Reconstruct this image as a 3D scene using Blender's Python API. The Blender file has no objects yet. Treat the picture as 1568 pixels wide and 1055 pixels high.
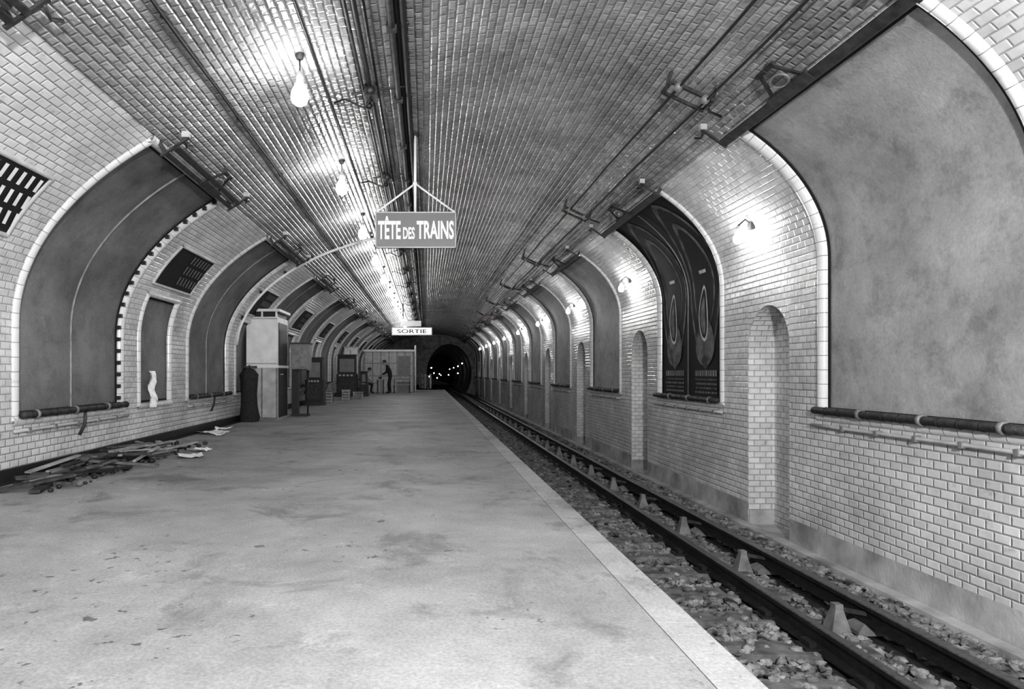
import bpy, math, random, bmesh
import numpy as np
from mathutils import Vector, Matrix
random.seed(7); np.random.seed(7)
sc = bpy.context.scene
try:
    sc.view_settings.view_transform = 'Standard'
except Exception as e: print(e)
for lk in ('Medium High Contrast','High Contrast','None'):
    try:
        sc.view_settings.look = lk; print('look',lk); break
    except Exception as e: print(e)
w = bpy.data.worlds.new("world"); sc.world = w; w.use_nodes = True
w.node_tree.nodes['Background'].inputs[0].default_value = (0.5,0.5,0.5,1)
w.node_tree.nodes['Background'].inputs[1].default_value = 0.012

# ------------------------------------------------------------------ materials
def newmat(name):
    m = bpy.data.materials.new(name); m.use_nodes = True
    nt = m.node_tree; b = nt.nodes['Principled BSDF']
    return m, nt, b
def g(v): return (v, v, v, 1)
def simple(name, v, rough=0.6, metal=0.0, nscale=8, nvar=0.25, bump=0.15, bscale=40):
    m, nt, b = newmat(name)
    tc = nt.nodes.new('ShaderNodeTexCoord')
    n = nt.nodes.new('ShaderNodeTexNoise'); n.inputs['Scale'].default_value = nscale; n.inputs['Detail'].default_value = 6
    nt.links.new(tc.outputs['Object'], n.inputs['Vector'])
    r = nt.nodes.new('ShaderNodeValToRGB')
    r.color_ramp.elements[0].position = 0.3; r.color_ramp.elements[1].position = 0.7
    r.color_ramp.elements[0].color = g(v*(1-nvar)); r.color_ramp.elements[1].color = g(min(1, v*(1+nvar)))
    nt.links.new(n.outputs['Fac'], r.inputs[0]); nt.links.new(r.outputs[0], b.inputs['Base Color'])
    b.inputs['Roughness'].default_value = rough; b.inputs['Metallic'].default_value = metal
    if bump > 0:
        n2 = nt.nodes.new('ShaderNodeTexNoise'); n2.inputs['Scale'].default_value = bscale; n2.inputs['Detail'].default_value = 5
        nt.links.new(tc.outputs['Object'], n2.inputs['Vector'])
        bp = nt.nodes.new('ShaderNodeBump'); bp.inputs['Strength'].default_value = bump; bp.inputs['Distance'].default_value = 0.02
        nt.links.new(n2.outputs['Fac'], bp.inputs['Height']); nt.links.new(bp.outputs[0], b.inputs['Normal'])
    return m
def emis(name, s):
    m, nt, b = newmat(name)
    b.inputs['Base Color'].default_value = g(0.9)
    b.inputs['Emission Color'].default_value = g(1); b.inputs['Emission Strength'].default_value = s
    return m
def tile_mat(name, c1, c2, mortar, bw=0.15, rh=0.075, rough=0.16, dirt=0.45, bev=0.016, bstr=1.0, ms0=0.003, wob=0.5, bdist=0.009):
    m, nt, b = newmat(name); L = nt.links
    uv = nt.nodes.new('ShaderNodeUVMap')
    def brick(ms, sm, a, c, mo):
        k = nt.nodes.new('ShaderNodeTexBrick')
        k.inputs['Scale'].default_value = 1; k.inputs['Mortar Size'].default_value = ms
        k.inputs['Mortar Smooth'].default_value = sm; k.inputs['Brick Width'].default_value = bw
        k.inputs['Row Height'].default_value = rh; k.inputs['Bias'].default_value = 0
        k.inputs['Color1'].default_value = g(a); k.inputs['Color2'].default_value = g(c); k.inputs['Mortar'].default_value = g(mo)
        L.new(uv.outputs[0], k.inputs['Vector']); return k
    k1 = brick(ms0, 0.1, c1, c2, mortar)
    k2 = brick(bev, 1.0, 1, 1, 0)
    def mul(a, c):
        mx = nt.nodes.new('ShaderNodeMix'); mx.data_type = 'RGBA'; mx.blend_type = 'MULTIPLY'; mx.inputs[0].default_value = 1
        L.new(a, mx.inputs[6]); L.new(c, mx.inputs[7]); return mx.outputs[2]
    def nr(scale, det, rg, p0, p1, a, c):
        n = nt.nodes.new('ShaderNodeTexNoise'); n.inputs['Scale'].default_value = scale; n.inputs['Detail'].default_value = det; n.inputs['Roughness'].default_value = rg
        L.new(uv.outputs[0], n.inputs['Vector'])
        r = nt.nodes.new('ShaderNodeValToRGB'); r.color_ramp.elements[0].position = p0; r.color_ramp.elements[1].position = p1
        r.color_ramp.elements[0].color = g(a); r.color_ramp.elements[1].color = g(c)
        L.new(n.outputs['Fac'], r.inputs[0]); return r.outputs[0]
    c = mul(k1.outputs['Color'], nr(0.9,7,0.65,0.35,0.62,1-dirt,1.0))
    c = mul(c, nr(6,5,0.7,0.3,0.42,0.7,1.0))
    L.new(c, b.inputs['Base Color'])
    inv = nt.nodes.new('ShaderNodeMath'); inv.operation = 'SUBTRACT'; inv.inputs[0].default_value = 1
    L.new(k2.outputs['Fac'], inv.inputs[1])
    nn = nt.nodes.new('ShaderNodeTexNoise'); nn.inputs['Scale'].default_value = 11
    L.new(uv.outputs[0], nn.inputs['Vector'])
    ad = nt.nodes.new('ShaderNodeMath'); ad.operation = 'MULTIPLY_ADD'; ad.inputs[1].default_value = wob
    L.new(nn.outputs['Fac'], ad.inputs[0]); L.new(inv.outputs[0], ad.inputs[2])
    bp = nt.nodes.new('ShaderNodeBump'); bp.inputs['Strength'].default_value = bstr; bp.inputs['Distance'].default_value = bdist
    L.new(ad.outputs[0], bp.inputs['Height']); L.new(bp.outputs[0], b.inputs['Normal'])
    mr = nt.nodes.new('ShaderNodeMath'); mr.operation = 'MULTIPLY_ADD'; mr.inputs[1].default_value = 0.5; mr.inputs[2].default_value = rough
    L.new(k1.outputs['Fac'], mr.inputs[0]); L.new(mr.outputs[0], b.inputs['Roughness'])
    return m
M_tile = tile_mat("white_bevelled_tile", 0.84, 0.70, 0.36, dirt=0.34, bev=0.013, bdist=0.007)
M_tileC = tile_mat("vault_tile_shaded", 0.47, 0.33, 0.12, dirt=0.42, rough=0.27, wob=2.0, bev=0.018, bdist=0.011)  # same white tile, colour darkened to paint in the dimmer look of the vault
M_trim = tile_mat("moulding_tile", 0.82, 0.75, 0.2, bw=0.15, rh=3.0, dirt=0.25, bev=0.006, bstr=0.4)

def plaster(name, lo, hi, chip=1.6):
    m, nt, b = newmat(name); L = nt.links
    uv = nt.nodes.new('ShaderNodeUVMap')
    def nz(sc_, scale, det, rgh, dist=0.0):
        mp = nt.nodes.new('ShaderNodeMapping'); mp.inputs['Scale'].default_value = (sc_[0], sc_[1], 1); L.new(uv.outputs[0], mp.inputs[0])
        n = nt.nodes.new('ShaderNodeTexNoise'); n.inputs['Scale'].default_value = scale; n.inputs['Detail'].default_value = det
        n.inputs['Roughness'].default_value = rgh; n.inputs['Distortion'].default_value = dist; L.new(mp.outputs[0], n.inputs['Vector']); return n
    def rp(src, p0, p1, a, c):
        r = nt.nodes.new('ShaderNodeValToRGB'); r.color_ramp.elements[0].position = p0; r.color_ramp.elements[1].position = p1
        r.color_ramp.elements[0].color = g(a); r.color_ramp.elements[1].color = g(c); L.new(src.outputs['Fac'], r.inputs[0]); return r.outputs[0]
    def mul(a, c):
        mx = nt.nodes.new('ShaderNodeMix'); mx.data_type = 'RGBA'; mx.blend_type = 'MULTIPLY'; mx.inputs[0].default_value = 1
        L.new(a, mx.inputs[6]); L.new(c, mx.inputs[7]); return mx.outputs[2]
    c = rp(nz((1.0,1.0),0.9,13,0.7), 0.36, 0.64, lo, hi)
    c = mul(c, rp(nz((1.4,0.8),9,8,0.7), 0.68, 0.72, 1.0, chip))
    c = mul(c, rp(nz((1,1),2.4,11,0.75,0.2), 0.36, 0.5, 0.72, 1.0))
    c = mul(c, rp(nz((1,1),30,4,0.7), 0.35, 0.6, 0.85, 1.0))
    L.new(c, b.inputs['Base Color'])
    b.inputs['Roughness'].default_value = 0.65
    n2 = nt.nodes.new('ShaderNodeTexNoise'); n2.inputs['Scale'].default_value = 9; n2.inputs['Detail'].default_value = 10; n2.inputs['Roughness'].default_value = 0.7
    L.new(uv.outputs[0], n2.inputs['Vector'])
    bp = nt.nodes.new('ShaderNodeBump'); bp.inputs['Strength'].default_value = 0.6; bp.inputs['Distance'].default_value = 0.02
    L.new(n2.outputs['Fac'], bp.inputs['Height']); L.new(bp.outputs[0], b.inputs['Normal'])
    return m
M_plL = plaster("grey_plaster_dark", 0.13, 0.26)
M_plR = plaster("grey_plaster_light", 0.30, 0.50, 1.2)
M_black = simple("black_paint", 0.02, 0.5, nvar=0.3, bump=0.05)
M_gap = simple("shadow_gap_and_board_black", 0.012, 0.8, bump=0)  # near-black for painted shadow gaps, and for the dark name board ground
M_iron = simple("rusty_iron", 0.05, 0.55, 0.3, 12, 0.5, 0.3)
M_grey = simple("grey_enamel", 0.22, 0.45, 0, 6, 0.15, 0.03)
M_lgrey = simple("light_grey_paint", 0.5, 0.5, 0, 5, 0.2, 0.05)
M_white = simple("white_paint", 0.85, 0.5, 0, 4, 0.1, 0.05)
M_signface = simple("sign_grey_enamel", 0.16, 0.45, 0, 3, 0.1, 0)
M_cable = simple("cable_rubber", 0.015, 0.6, 0, 10, 0.3, 0)
M_pipe = simple("painted_pipe", 0.22, 0.45, 0.1, 10, 0.3, 0.05)
M_cement = simple("cement_skirting", 0.36, 0.8, 0, 3, 0.4, 0.3, 30)
M_tun = simple("sooty_masonry", 0.12, 0.9, 0, 3, 0.5, 0.3, 10)
M_wood = simple("old_wood", 0.12, 0.8, 0, 7, 0.6, 0.4)
M_woodl = simple("pale_wood", 0.4, 0.8, 0, 7, 0.4, 0.3)
M_paper = simple("paper", 0.85, 0.8, 0, 7, 0.1, 0.1)
M_stone = simple("ballast_stone", 0.16, 0.85, 0, 9, 0.95, 0.5, 60)
M_ball = simple("ballast_bed", 0.02, 0.95, 0, 20, 0.6, 1.0, 25)
M_steel = simple("rail_steel_side", 0.02, 0.5, 0.3, 15, 0.4, 0.1)
M_steelt = simple("rail_head_worn", 0.15, 0.35, 0.8, 30, 0.4, 0.05)
M_skin = simple("skin", 0.45, 0.6, 0, 20, 0.1, 0)
M_cloth = simple("dark_cloth", 0.03, 0.9, 0, 20, 0.3, 0.1)
M_clothl = simple("shirt_cloth", 0.4, 0.9, 0, 20, 0.2, 0.1)
M_hair = simple("hair", 0.02, 0.7, 0, 40, 0.3, 0.2)
M_bulb = emis("bulb_glow", 110)
M_bulbw = emis("wall_bulb_glow", 140)
M_far = emis("far_lamp_glow", 14)
M_signlit = emis("lit_sign_face", 0.9)

def floor_mat(name, lo, hi):
    m, nt, b = newmat(name); L = nt.links
    tc = nt.nodes.new('ShaderNodeTexCoord')
    def noise(s, d=8, r=0.6, dist=0):
        n = nt.nodes.new('ShaderNodeTexNoise'); n.inputs['Scale'].default_value = s; n.inputs['Detail'].default_value = d
        n.inputs['Roughness'].default_value = r; n.inputs['Distortion'].default_value = dist
        L.new(tc.outputs['Object'], n.inputs['Vector']); return n
    def ramp(src, p0, p1, a, c):
        r = nt.nodes.new('ShaderNodeValToRGB'); r.color_ramp.elements[0].position = p0; r.color_ramp.elements[1].position = p1
        r.color_ramp.elements[0].color = g(a); r.color_ramp.elements[1].color = g(c); L.new(src, r.inputs[0]); return r
    def mul(a, c):
        x = nt.nodes.new('ShaderNodeMix'); x.data_type = 'RGBA'; x.blend_type = 'MULTIPLY'; x.inputs[0].default_value = 1
        L.new(a, x.inputs[6]); L.new(c, x.inputs[7]); return x.outputs[2]
    c = ramp(noise(0.6, 12, 0.72, 0.2).outputs['Fac'], 0.36, 0.64, lo, hi).outputs[0]
    c = mul(c, ramp(noise(60, 4, 0.75).outputs['Fac'], 0.35, 0.6, 0.7, 1.0).outputs[0])
    # splashes: small dark spots clustered by a large mask
    sp = ramp(noise(11, 3, 0.55, 0.1).outputs['Fac'], 0.33, 0.36, 0.38, 1.0).outputs[0]
    mk = ramp(noise(0.9, 3, 0.5).outputs['Fac'], 0.5, 0.56, 0.0, 1.0).outputs[0]
    x = nt.nodes.new('ShaderNodeMix'); x.data_type = 'RGBA'; x.inputs[6].default_value = g(1); L.new(mk, x.inputs[0]); L.new(sp, x.inputs[7])
    c = mul(c, x.outputs[2])
    c = mul(c, ramp(noise(1.3, 9, 0.7, 0.6).outputs['Fac'], 0.36, 0.46, 0.62, 1.0).outputs[0])
    c = mul(c, ramp(noise(3.5, 12, 0.82, 0.3).outputs['Fac'], 0.56, 0.68, 1.0, 1.4).outputs[0])
    L.new(c, b.inputs['Base Color']); b.inputs['Roughness'].default_value = 0.6
    bp = nt.nodes.new('ShaderNodeBump'); bp.inputs['Strength'].default_value = 0.6; bp.inputs['Distance'].default_value = 0.012
    L.new(noise(14, 10, 0.75).outputs['Fac'], bp.inputs['Height']); L.new(bp.outputs[0], b.inputs['Normal'])
    return m
M_floor = floor_mat("platform_asphalt",0.26,0.47)
M_edge = floor_mat("platform_edge_stone",0.36,0.56)

# ------------------------------------------------------------------ mesh builder
class MB:
    def __init__(s): s.v=[]; s.f=[]; s.m=[]; s.uv=[]; s.mats=[]; s.sm=[]
    def mi(s, mat):
        if mat not in s.mats: s.mats.append(mat)
        return s.mats.index(mat)
    def add(s, verts, faces, mat, uvs=None, smooth=False):
        o = len(s.v); s.v.extend([tuple(p) for p in verts]); k = s.mi(mat)
        for f in faces:
            s.f.append([o+i for i in f]); s.m.append(k); s.sm.append(smooth)
        if uvs is None: uvs = [(p[1], p[2]) for p in verts]
        s.uv.extend(uvs)
    def box(s, c, size, mat, rot=None):
        hx, hy, hz = [q/2 for q in size]
        vs = [Vector((x,y,z)) for x in (-hx,hx) for y in (-hy,hy) for z in (-hz,hz)]
        if rot is not None: vs = [rot @ v for v in vs]
        c = Vector(c); vs = [v+c for v in vs]
        s.add(vs, [(0,1,3,2),(4,6,7,5),(0,4,5,1),(2,3,7,6),(0,2,6,4),(1,5,7,3)], mat)
    def box2(s, a, b, mat):
        s.box([(a[i]+b[i])/2 for i in range(3)], [abs(b[i]-a[i]) for i in range(3)], mat)
    def beam(s, p, q, wd, ht, mat, up=Vector((0,0,1))):
        p = Vector(p); q = Vector(q); d = (q-p); ln = d.length; d.normalize()
        u = up - d*up.dot(d)
        if u.length < 1e-4: u = Vector((1,0,0)) - d*d.x
        u.normalize(); r = d.cross(u)
        R = Matrix((r, d, u)).transposed()
        s.box((p+q)/2, (wd, ln, ht), mat, R)
    def tube(s, pts, r, mat, n=8, caps=True, rad=None):
        pts = [Vector(p) for p in pts]; vs=[]; fs=[]
        prev = None
        for i, p in enumerate(pts):
            a = pts[max(0,i-1)]; b = pts[min(len(pts)-1,i+1)]; d = (b-a).normalized()
            if prev is None:
                u = Vector((0,0,1)) if abs(d.z) < 0.9 else Vector((1,0,0))
            else: u = prev
            u = (u - d*u.dot(d)).normalized(); prev = u; t = d.cross(u)
            rr = rad[i] if rad else r
            for k in range(n):
                an = 2*math.pi*k/n; vs.append(p + (u*math.cos(an)+t*math.sin(an))*rr)
        for i in range(len(pts)-1):
            for k in range(n):
                fs.append((i*n+k, i*n+(k+1)%n, (i+1)*n+(k+1)%n, (i+1)*n+k))
        if caps:
            fs.append(tuple(range(n))[::-1]); fs.append(tuple((len(pts)-1)*n+k for k in range(n)))
        s.add(vs, fs, mat, smooth=True)
    def ball(s, c, r, mat, sc=(1,1,1), nu=12, nv=8):
        vs=[]; fs=[]; c=Vector(c)
        for j in range(nv+1):
            th = math.pi*j/nv
            for i in range(nu):
                ph = 2*math.pi*i/nu
                vs.append(c+Vector((r*sc[0]*math.sin(th)*math.cos(ph), r*sc[1]*math.sin(th)*math.sin(ph), r*sc[2]*math.cos(th))))
        for j in range(nv):
            for i in range(nu):
                fs.append((j*nu+i, (j+1)*nu+i, (j+1)*nu+(i+1)%nu, j*nu+(i+1)%nu))
        s.add(vs, fs, mat, smooth=True)
    def lathe(s, c, prof, mat, n=12):
        c=Vector(c); vs=[]; fs=[]
        for (r,z) in prof:
            for k in range(n):
                a=2*math.pi*k/n; vs.append(c+Vector((r*math.cos(a), r*math.sin(a), z)))
        for i in range(len(prof)-1):
            for k in range(n): fs.append((i*n+k, i*n+(k+1)%n, (i+1)*n+(k+1)%n, (i+1)*n+k))
        s.add(vs, fs, mat, smooth=True)
    def build(s, name, parent=None):
        me = bpy.data.meshes.new(name); me.from_pydata(s.v, [], s.f)
        for m in s.mats: me.materials.append(m)
        me.polygons.foreach_set('material_index', s.m)
        me.polygons.foreach_set('use_smooth', s.sm)
        ul = me.uv_layers.new(name='UVMap')
        idx = np.zeros(len(me.loops), dtype=np.int32); me.loops.foreach_get('vertex_index', idx)
        uv = np.array(s.uv, dtype=np.float32)[idx]; ul.data.foreach_set('uv', uv.ravel())
        me.update()
        ob = bpy.data.objects.new(name, me); sc.collection.objects.link(ob)
        if parent: ob.parent = parent
        return ob

# ------------------------------------------------------------------ vault profile
H=1.1; XR=4.18; XL=-4.2; ZG=-0.9
pts=[]
for z in np.linspace(ZG, 2.3, 33): pts.append((XR, z))
for t in np.linspace(0, math.pi/2, 60)[1:]: pts.append((0.8+(XR-0.8)*math.cos(t), 2.3+2.0*math.sin(t)))
nR=len(pts)
for t in np.linspace(math.pi/2, math.pi, 80)[1:]: pts.append((0.8+(0.8-XL)*math.cos(t), 1.6+2.7*math.sin(t)))
for z in np.linspace(1.6, ZG, 26)[1:]: pts.append((XL, z))
P=np.array(pts); S=np.concatenate([[0],np.cumsum(np.hypot(*np.diff(P,axis=0).T))]); SC=S[nR-1]; ST=S[-1]
def pr(s): return np.interp(s,S,P[:,0]), np.interp(s,S,P[:,1])
def nrm(s):
    x0,z0=pr(max(0,s-0.05)); x1,z1=pr(min(ST,s+0.05)); dx,dz=x1-x0,z1-z0; l=math.hypot(dx,dz)
    return -dz/l, dx/l
def pt(y,s,off=0.0):
    x,z=pr(s); nx,nz=nrm(s); return Vector((x+nx*off, y, z+nz*off))
def sR_z(z): return z-ZG
def s_x(x):  return float(np.interp(-x, -P[30:-25,0], S[30:-25]))
def sL_z(z):
    i=nR; return float(np.interp(-z, -P[i:,1], S[i:]))
sR_top=s_x(3.3); sR_bot=sR_z(0.64)
sL_top=s_x(-2.8); sL_bot=sL_z(0.60)
Y0,Y1=-6.0,58.0; STEP=5.02
holes=[]
Rpan=[(4.6+STEP*k,7.22+STEP*k) for k in range(-2,13)]
Lpan=[(6.98+STEP*k,9.42+STEP*k) for k in range(-2,13)]
Lsm=[(9.98+STEP*k,11.2+STEP*k) for k in range(-2,12)]
Rpan=[p for p in Rpan if p[1]<Y1-0.2]; Lpan=[p for p in Lpan if p[1]<Y1-0.2]; Lsm=[p for p in Lsm if p[1]<Y1-0.4]
NW=0.5; NC=[8.35+STEP*k for k in range(-2,13) if 8.35+STEP*k<Y1-1]; NTOP=1.92
sN=sR_z(NTOP)
sLs_top=sL_z(2.25)
for a,b in Rpan: holes.append((a,b,sR_bot,sR_top))
for a,b in Lpan: holes.append((a,b,sL_top,sL_bot))
for a,b in Lsm: holes.append((a,b,sLs_top,sL_bot))
for c in NC: holes.append((c-NW,c+NW,0,sN))
yb=sorted(set([Y0,Y1]+[round(q,4) for h in holes for q in h[:2] if Y0<q<Y1]))
sb=set([0.0,0.32,ST,sR_bot,sR_top,sL_bot,sL_top,sLs_top,sN])
sb|=set(np.round(np.arange(0.3,ST,0.11),4)); sb=sorted(sb)
sb=[sb[0]]+[b for a,b in zip(sb,sb[1:]) if b-a>1e-5]
def wall_mesh(s0, s1, mat, low=None):
    mb=MB(); ss=[q for q in sb if s0-1e-6<=q<=s1+1e-6]
    idx={}; vs=[];uv=[];fs=[];fl=[]
    def vi(i,j):
        if (i,j) not in idx:
            idx[(i,j)]=len(vs); vs.append(pt(yb[i],ss[j])); uv.append((yb[i],ss[j]))
        return idx[(i,j)]
    for i in range(len(yb)-1):
        for j in range(len(ss)-1):
            ym=(yb[i]+yb[i+1])/2; sm=(ss[j]+ss[j+1])/2
            if any(h[0]<ym<h[1] and h[2]<sm<h[3] for h in holes): continue
            q=(vi(i,j),vi(i,j+1),vi(i+1,j+1),vi(i+1,j))
            (fl if (low and sm<0.32) else fs).append(q)
    mb.add(vs,fs,mat,uv,True)
    if fl:
        o=mb.mi(M_cement)
        for f in fl: mb.f.append(list(f)); mb.m.append(o); mb.sm.append(False)
    return mb
S_RC=min(q for q in sb if q>sR_top); S_LC=max(q for q in sb if q<sL_top)
wr=wall_mesh(0,S_RC,M_tile,low=True)
for c in NC:
    dep=0.34; zs=NTOP-NW
    arc=[(c+NW*math.cos(t), zs+NW*math.sin(t)) for t in np.linspace(0,math.pi,17)]
    vs=[];uv=[];fs=[]
    for (y,z) in arc:
        vs+= [(XR,y,z),(XR,y,NTOP)]; uv+=[(y,z-ZG),(y,NTOP-ZG)]
    for i in range(16): fs.append((2*i,2*i+1,2*i+3,2*i+2))
    wr.add(vs,fs,M_tile,uv)
    outl=[(c+NW,ZG)]+arc+[(c-NW,ZG)]
    vs=[];uv=[];fs=[]; l=0
    for i,(y,z) in enumerate(outl):
        if i: l+=math.hypot(y-outl[i-1][0],z-outl[i-1][1])
        vs+=[(XR,y,z),(XR+dep,y,z)]; uv+=[(0,l),(dep,l)]
    for i in range(len(outl)-1): fs.append((2*i,2*i+2,2*i+3,2*i+1))
    wr.add(vs,fs,M_tile,uv)
    vs=[(XR+dep,y,z) for y,z in outl]; wr.add(vs,[tuple(range(len(vs)))],M_tile,[(y,z-ZG) for y,z in outl])
    for sgn in (-1,1):
        wr.box2((XR+0.01,c+sgn*NW-sgn*0.02,ZG),(XR+dep-0.01,c+sgn*NW,ZG+0.22),M_cement)
    wr.box2((XR,c-NW+0.02,ZG),(XR+dep,c+NW-0.02,ZG+0.03),M_cement)
wr.build("wall_right")
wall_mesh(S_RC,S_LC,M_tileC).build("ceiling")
wall_mesh(S_LC,ST,M_tile).build("wall_left")

# ------------------------------------------------------------------ panels
def strip(mb, ya, yb_, sa, sb_, off, mat, ns=None):
    n = ns or max(1,int(abs(sb_-sa)/0.08)); vs=[];uv=[];fs=[]
    for s in np.linspace(sa,sb_,n+1):
        for y in (ya,yb_): vs.append(pt(y,s,off)); uv.append((y,s))
    for i in range(n): fs.append((2*i,2*i+1,2*i+3,2*i+2))
    mb.add(vs,fs,mat,uv,True)
def halfround_s(mb,y0,sa,sb_,wd,h,mat,base=-0.05):
    n=max(2,int(abs(sb_-sa)/0.08)); vs=[];uv=[];fs=[];K=7
    for s in np.linspace(sa,sb_,n+1):
        for k in range(K):
            t=math.pi*k/(K-1); vs.append(pt(y0+wd*math.cos(t),s,base+(h-base)*math.sin(t)**0.7)); uv.append((s,0.5))
    for i in range(n):
        for k in range(K-1): fs.append((i*K+k,i*K+k+1,(i+1)*K+k+1,(i+1)*K+k))
    mb.add(vs,fs,mat,uv,True)
def halfround_y(mb,s0,ya,yb_,wd,h,mat,base=-0.05):
    vs=[];uv=[];fs=[];K=7
    for y in (ya,yb_):
        for k in range(K):
            t=math.pi*k/(K-1); vs.append(pt(y,s0+wd*math.cos(t),base+(h-base)*math.sin(t)**0.7)); uv.append((y,0.5))
    for k in range(K-1): fs.append((k,k+1,K+k+1,K+k))
    mb.add(vs,fs,mat,uv,True)
def framed_panel(y0,y1,s0,s1,mat,side,rib=False,studs=False,bottompipe=True,wd=0.065,seam=0.05):
    mb=MB(); sa,sb_=min(s0,s1),max(s0,s1)
    strip(mb,y0,y1,sa,sb_,-0.045,mat)
    for yy in (y0,y1): halfround_s(mb,yy,sa,sb_,wd,0.035,M_trim)
    for s_ in (sa,sb_): halfround_y(mb,s_,y0-wd,y1+wd,wd,0.035,M_trim)
    strip(mb,y0+wd,y0+wd+seam,sa+wd,sb_-wd,-0.035,M_gap); strip(mb,y1-wd-seam,y1-wd,sa+wd,sb_-wd,-0.035,M_gap)  # raised dark strips paint the shadow gap inside the moulding
    for s_ in (sa,sb_):
        q=s_+wd if s_==sa else s_-wd-0.03
        strip(mb,y0+wd,y1-wd,q,q+0.03,-0.035,M_gap,1)
    if rib:
        halfround_s(mb,(y0+y1)/2-0.05,sa,sb_,0.010,-0.025,M_pipe,base=-0.045)
        strip(mb,(y0+y1)/2-0.03,(y0+y1)/2-0.015,sa,sb_,-0.04,M_gap)
    if studs:
        for s_ in np.arange(sa+0.1,sb_,0.16):
            c=pt(y1-wd-0.03,s_,0.0); mb.box(c,(0.05,0.05,0.05),M_black)
    sbot = sb_ if side=='L' else sa
    dn = 1 if side=='L' else -1
    if bottompipe:
        s_=sbot+dn*(-0.06); q=[pt(y,s_,0.075) for y in np.linspace(y0+0.0,y1-0.0,8)]
        mb.tube(q,0.038,M_iron,10)
        for y in np.arange(y0+0.2,y1,0.22):
            mb.tube([pt(y,s_,0.075)+Vector((0,-0.008,0)),pt(y,s_,0.075)+Vector((0,0.008,0))],0.043,M_black,10)
        for y in np.arange(y0+0.25,y1,0.8):
            mb.tube([pt(y,s_,0.075)+Vector((0,-0.02,0)),pt(y,s_,0.075)+Vector((0,0.02,0))],0.05,M_pipe,10)
        q=[pt(y,sbot+dn*0.1,0.05) for y in np.linspace(y0-0.1,y1+0.1,8)]
        mb.tube(q,0.018,M_lgrey,6)
        for y in np.arange(y0+0.15,y1,0.5): mb.box(pt(y,sbot+dn*0.1,0.045),(0.06,0.035,0.05),M_pipe)
        if side=='L': mb.tube([pt(y0+1.2,sbot-0.02,0.12),pt(y0+1.25,sbot+0.12,0.09),pt(y0+1.2,sbot+0.25,0.05)],0.02,M_iron,6)
    return mb
def fan_strip(mb, left, right, off, mat):
    vs=[];uv=[];fs=[]
    for (a,b) in zip(left,right):
        vs+=[pt(a[0],a[1],off),pt(b[0],b[1],off)]; uv+=[a,b]
    for i in range(len(left)-1): fs.append((2*i,2*i+1,2*i+3,2*i+2))
    mb.add(vs,fs,mat,uv)
M_p1=simple("poster_ink_dark",0.012,0.75,nvar=0.2,bump=0); M_p2=simple("poster_ink_grey",0.13,0.75,nvar=0.8,bump=0,nscale=5)
M_p3=simple("poster_ink_pale",0.6,0.75,nvar=0.2,bump=0)
for k,(a,b) in enumerate(Rpan):
    poster = (k==3)
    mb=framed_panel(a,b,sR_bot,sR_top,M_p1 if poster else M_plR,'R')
    if poster:
        for h in range(2):
            yc=a+0.68+h*1.26; L=sR_top-sR_bot
            def tear(wmax,s0,s1,off,mat,sk=0.0,pw=0.8):
                N=26; le=[];ri=[]
                for t in np.linspace(0,1,N):
                    wv=wmax*(math.sin(math.pi*min(1,t**pw))**0.6 if 0<t<1 else 0)
                    s_=s0+(s1-s0)*t; cy=yc+sk*math.sin(t*3)
                    le.append((cy-wv,s_)); ri.append((cy+wv,s_))
                fan_strip(mb,le,ri,off,mat)
            s0=sR_bot
            tear(0.56,s0+0.50,s0+L-0.08,-0.040,M_p2,0.03,1.0)
            tear(0.50,s0+0.60,s0+L-0.2,-0.037,M_p1,0.03,1.0)
            tear(0.40,s0+1.1,s0+L-0.5,-0.034,M_p2,0.04,0.8)
            tear(0.34,s0+1.1,s0+L-0.62,-0.031,M_p1,0.04,0.75)
            tear(0.34,s0+0.55,s0+1.3,-0.029,M_p2,0.0,0.8)
            tear(0.17,s0+0.92,s0+1.78,-0.026,M_p3,0.05,0.8)
            tear(0.135,s0+0.97,s0+1.73,-0.023,M_p1,0.05,0.8)
            tear(0.09,s0+1.02,s0+1.6,-0.020,M_p2,0.05,0.8)
            strip(mb,yc-0.14,yc+0.10,s0+1.95,s0+2.0,-0.026,M_p3,1)
            for r_ in range(5):
                yy=yc-0.42
                while yy<yc+0.36:
                    l_=random.uniform(0.02,0.08)
                    hh=0.09 if r_==4 else 0.03
                    strip(mb,yy,yy+l_,s0+0.14+r_*0.065,s0+0.14+r_*0.065+hh,-0.03,M_p2 if r_%2 else M_pipe,1); yy+=l_+0.025
        strip(mb,(a+b)/2-0.02,(a+b)/2+0.02,sR_bot+0.1,sR_top-0.1,-0.02,M_pipe)
    mb.build("billboard_panel")
for k,(a,b) in enumerate(Lpan):
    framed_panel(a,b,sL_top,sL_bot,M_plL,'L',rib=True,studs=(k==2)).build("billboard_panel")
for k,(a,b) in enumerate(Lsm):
    framed_panel(a,b,sLs_top,sL_bot,M_plL,'L',bottompipe=False,wd=0.05,seam=0.02).build("wall_notice_board")

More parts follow.
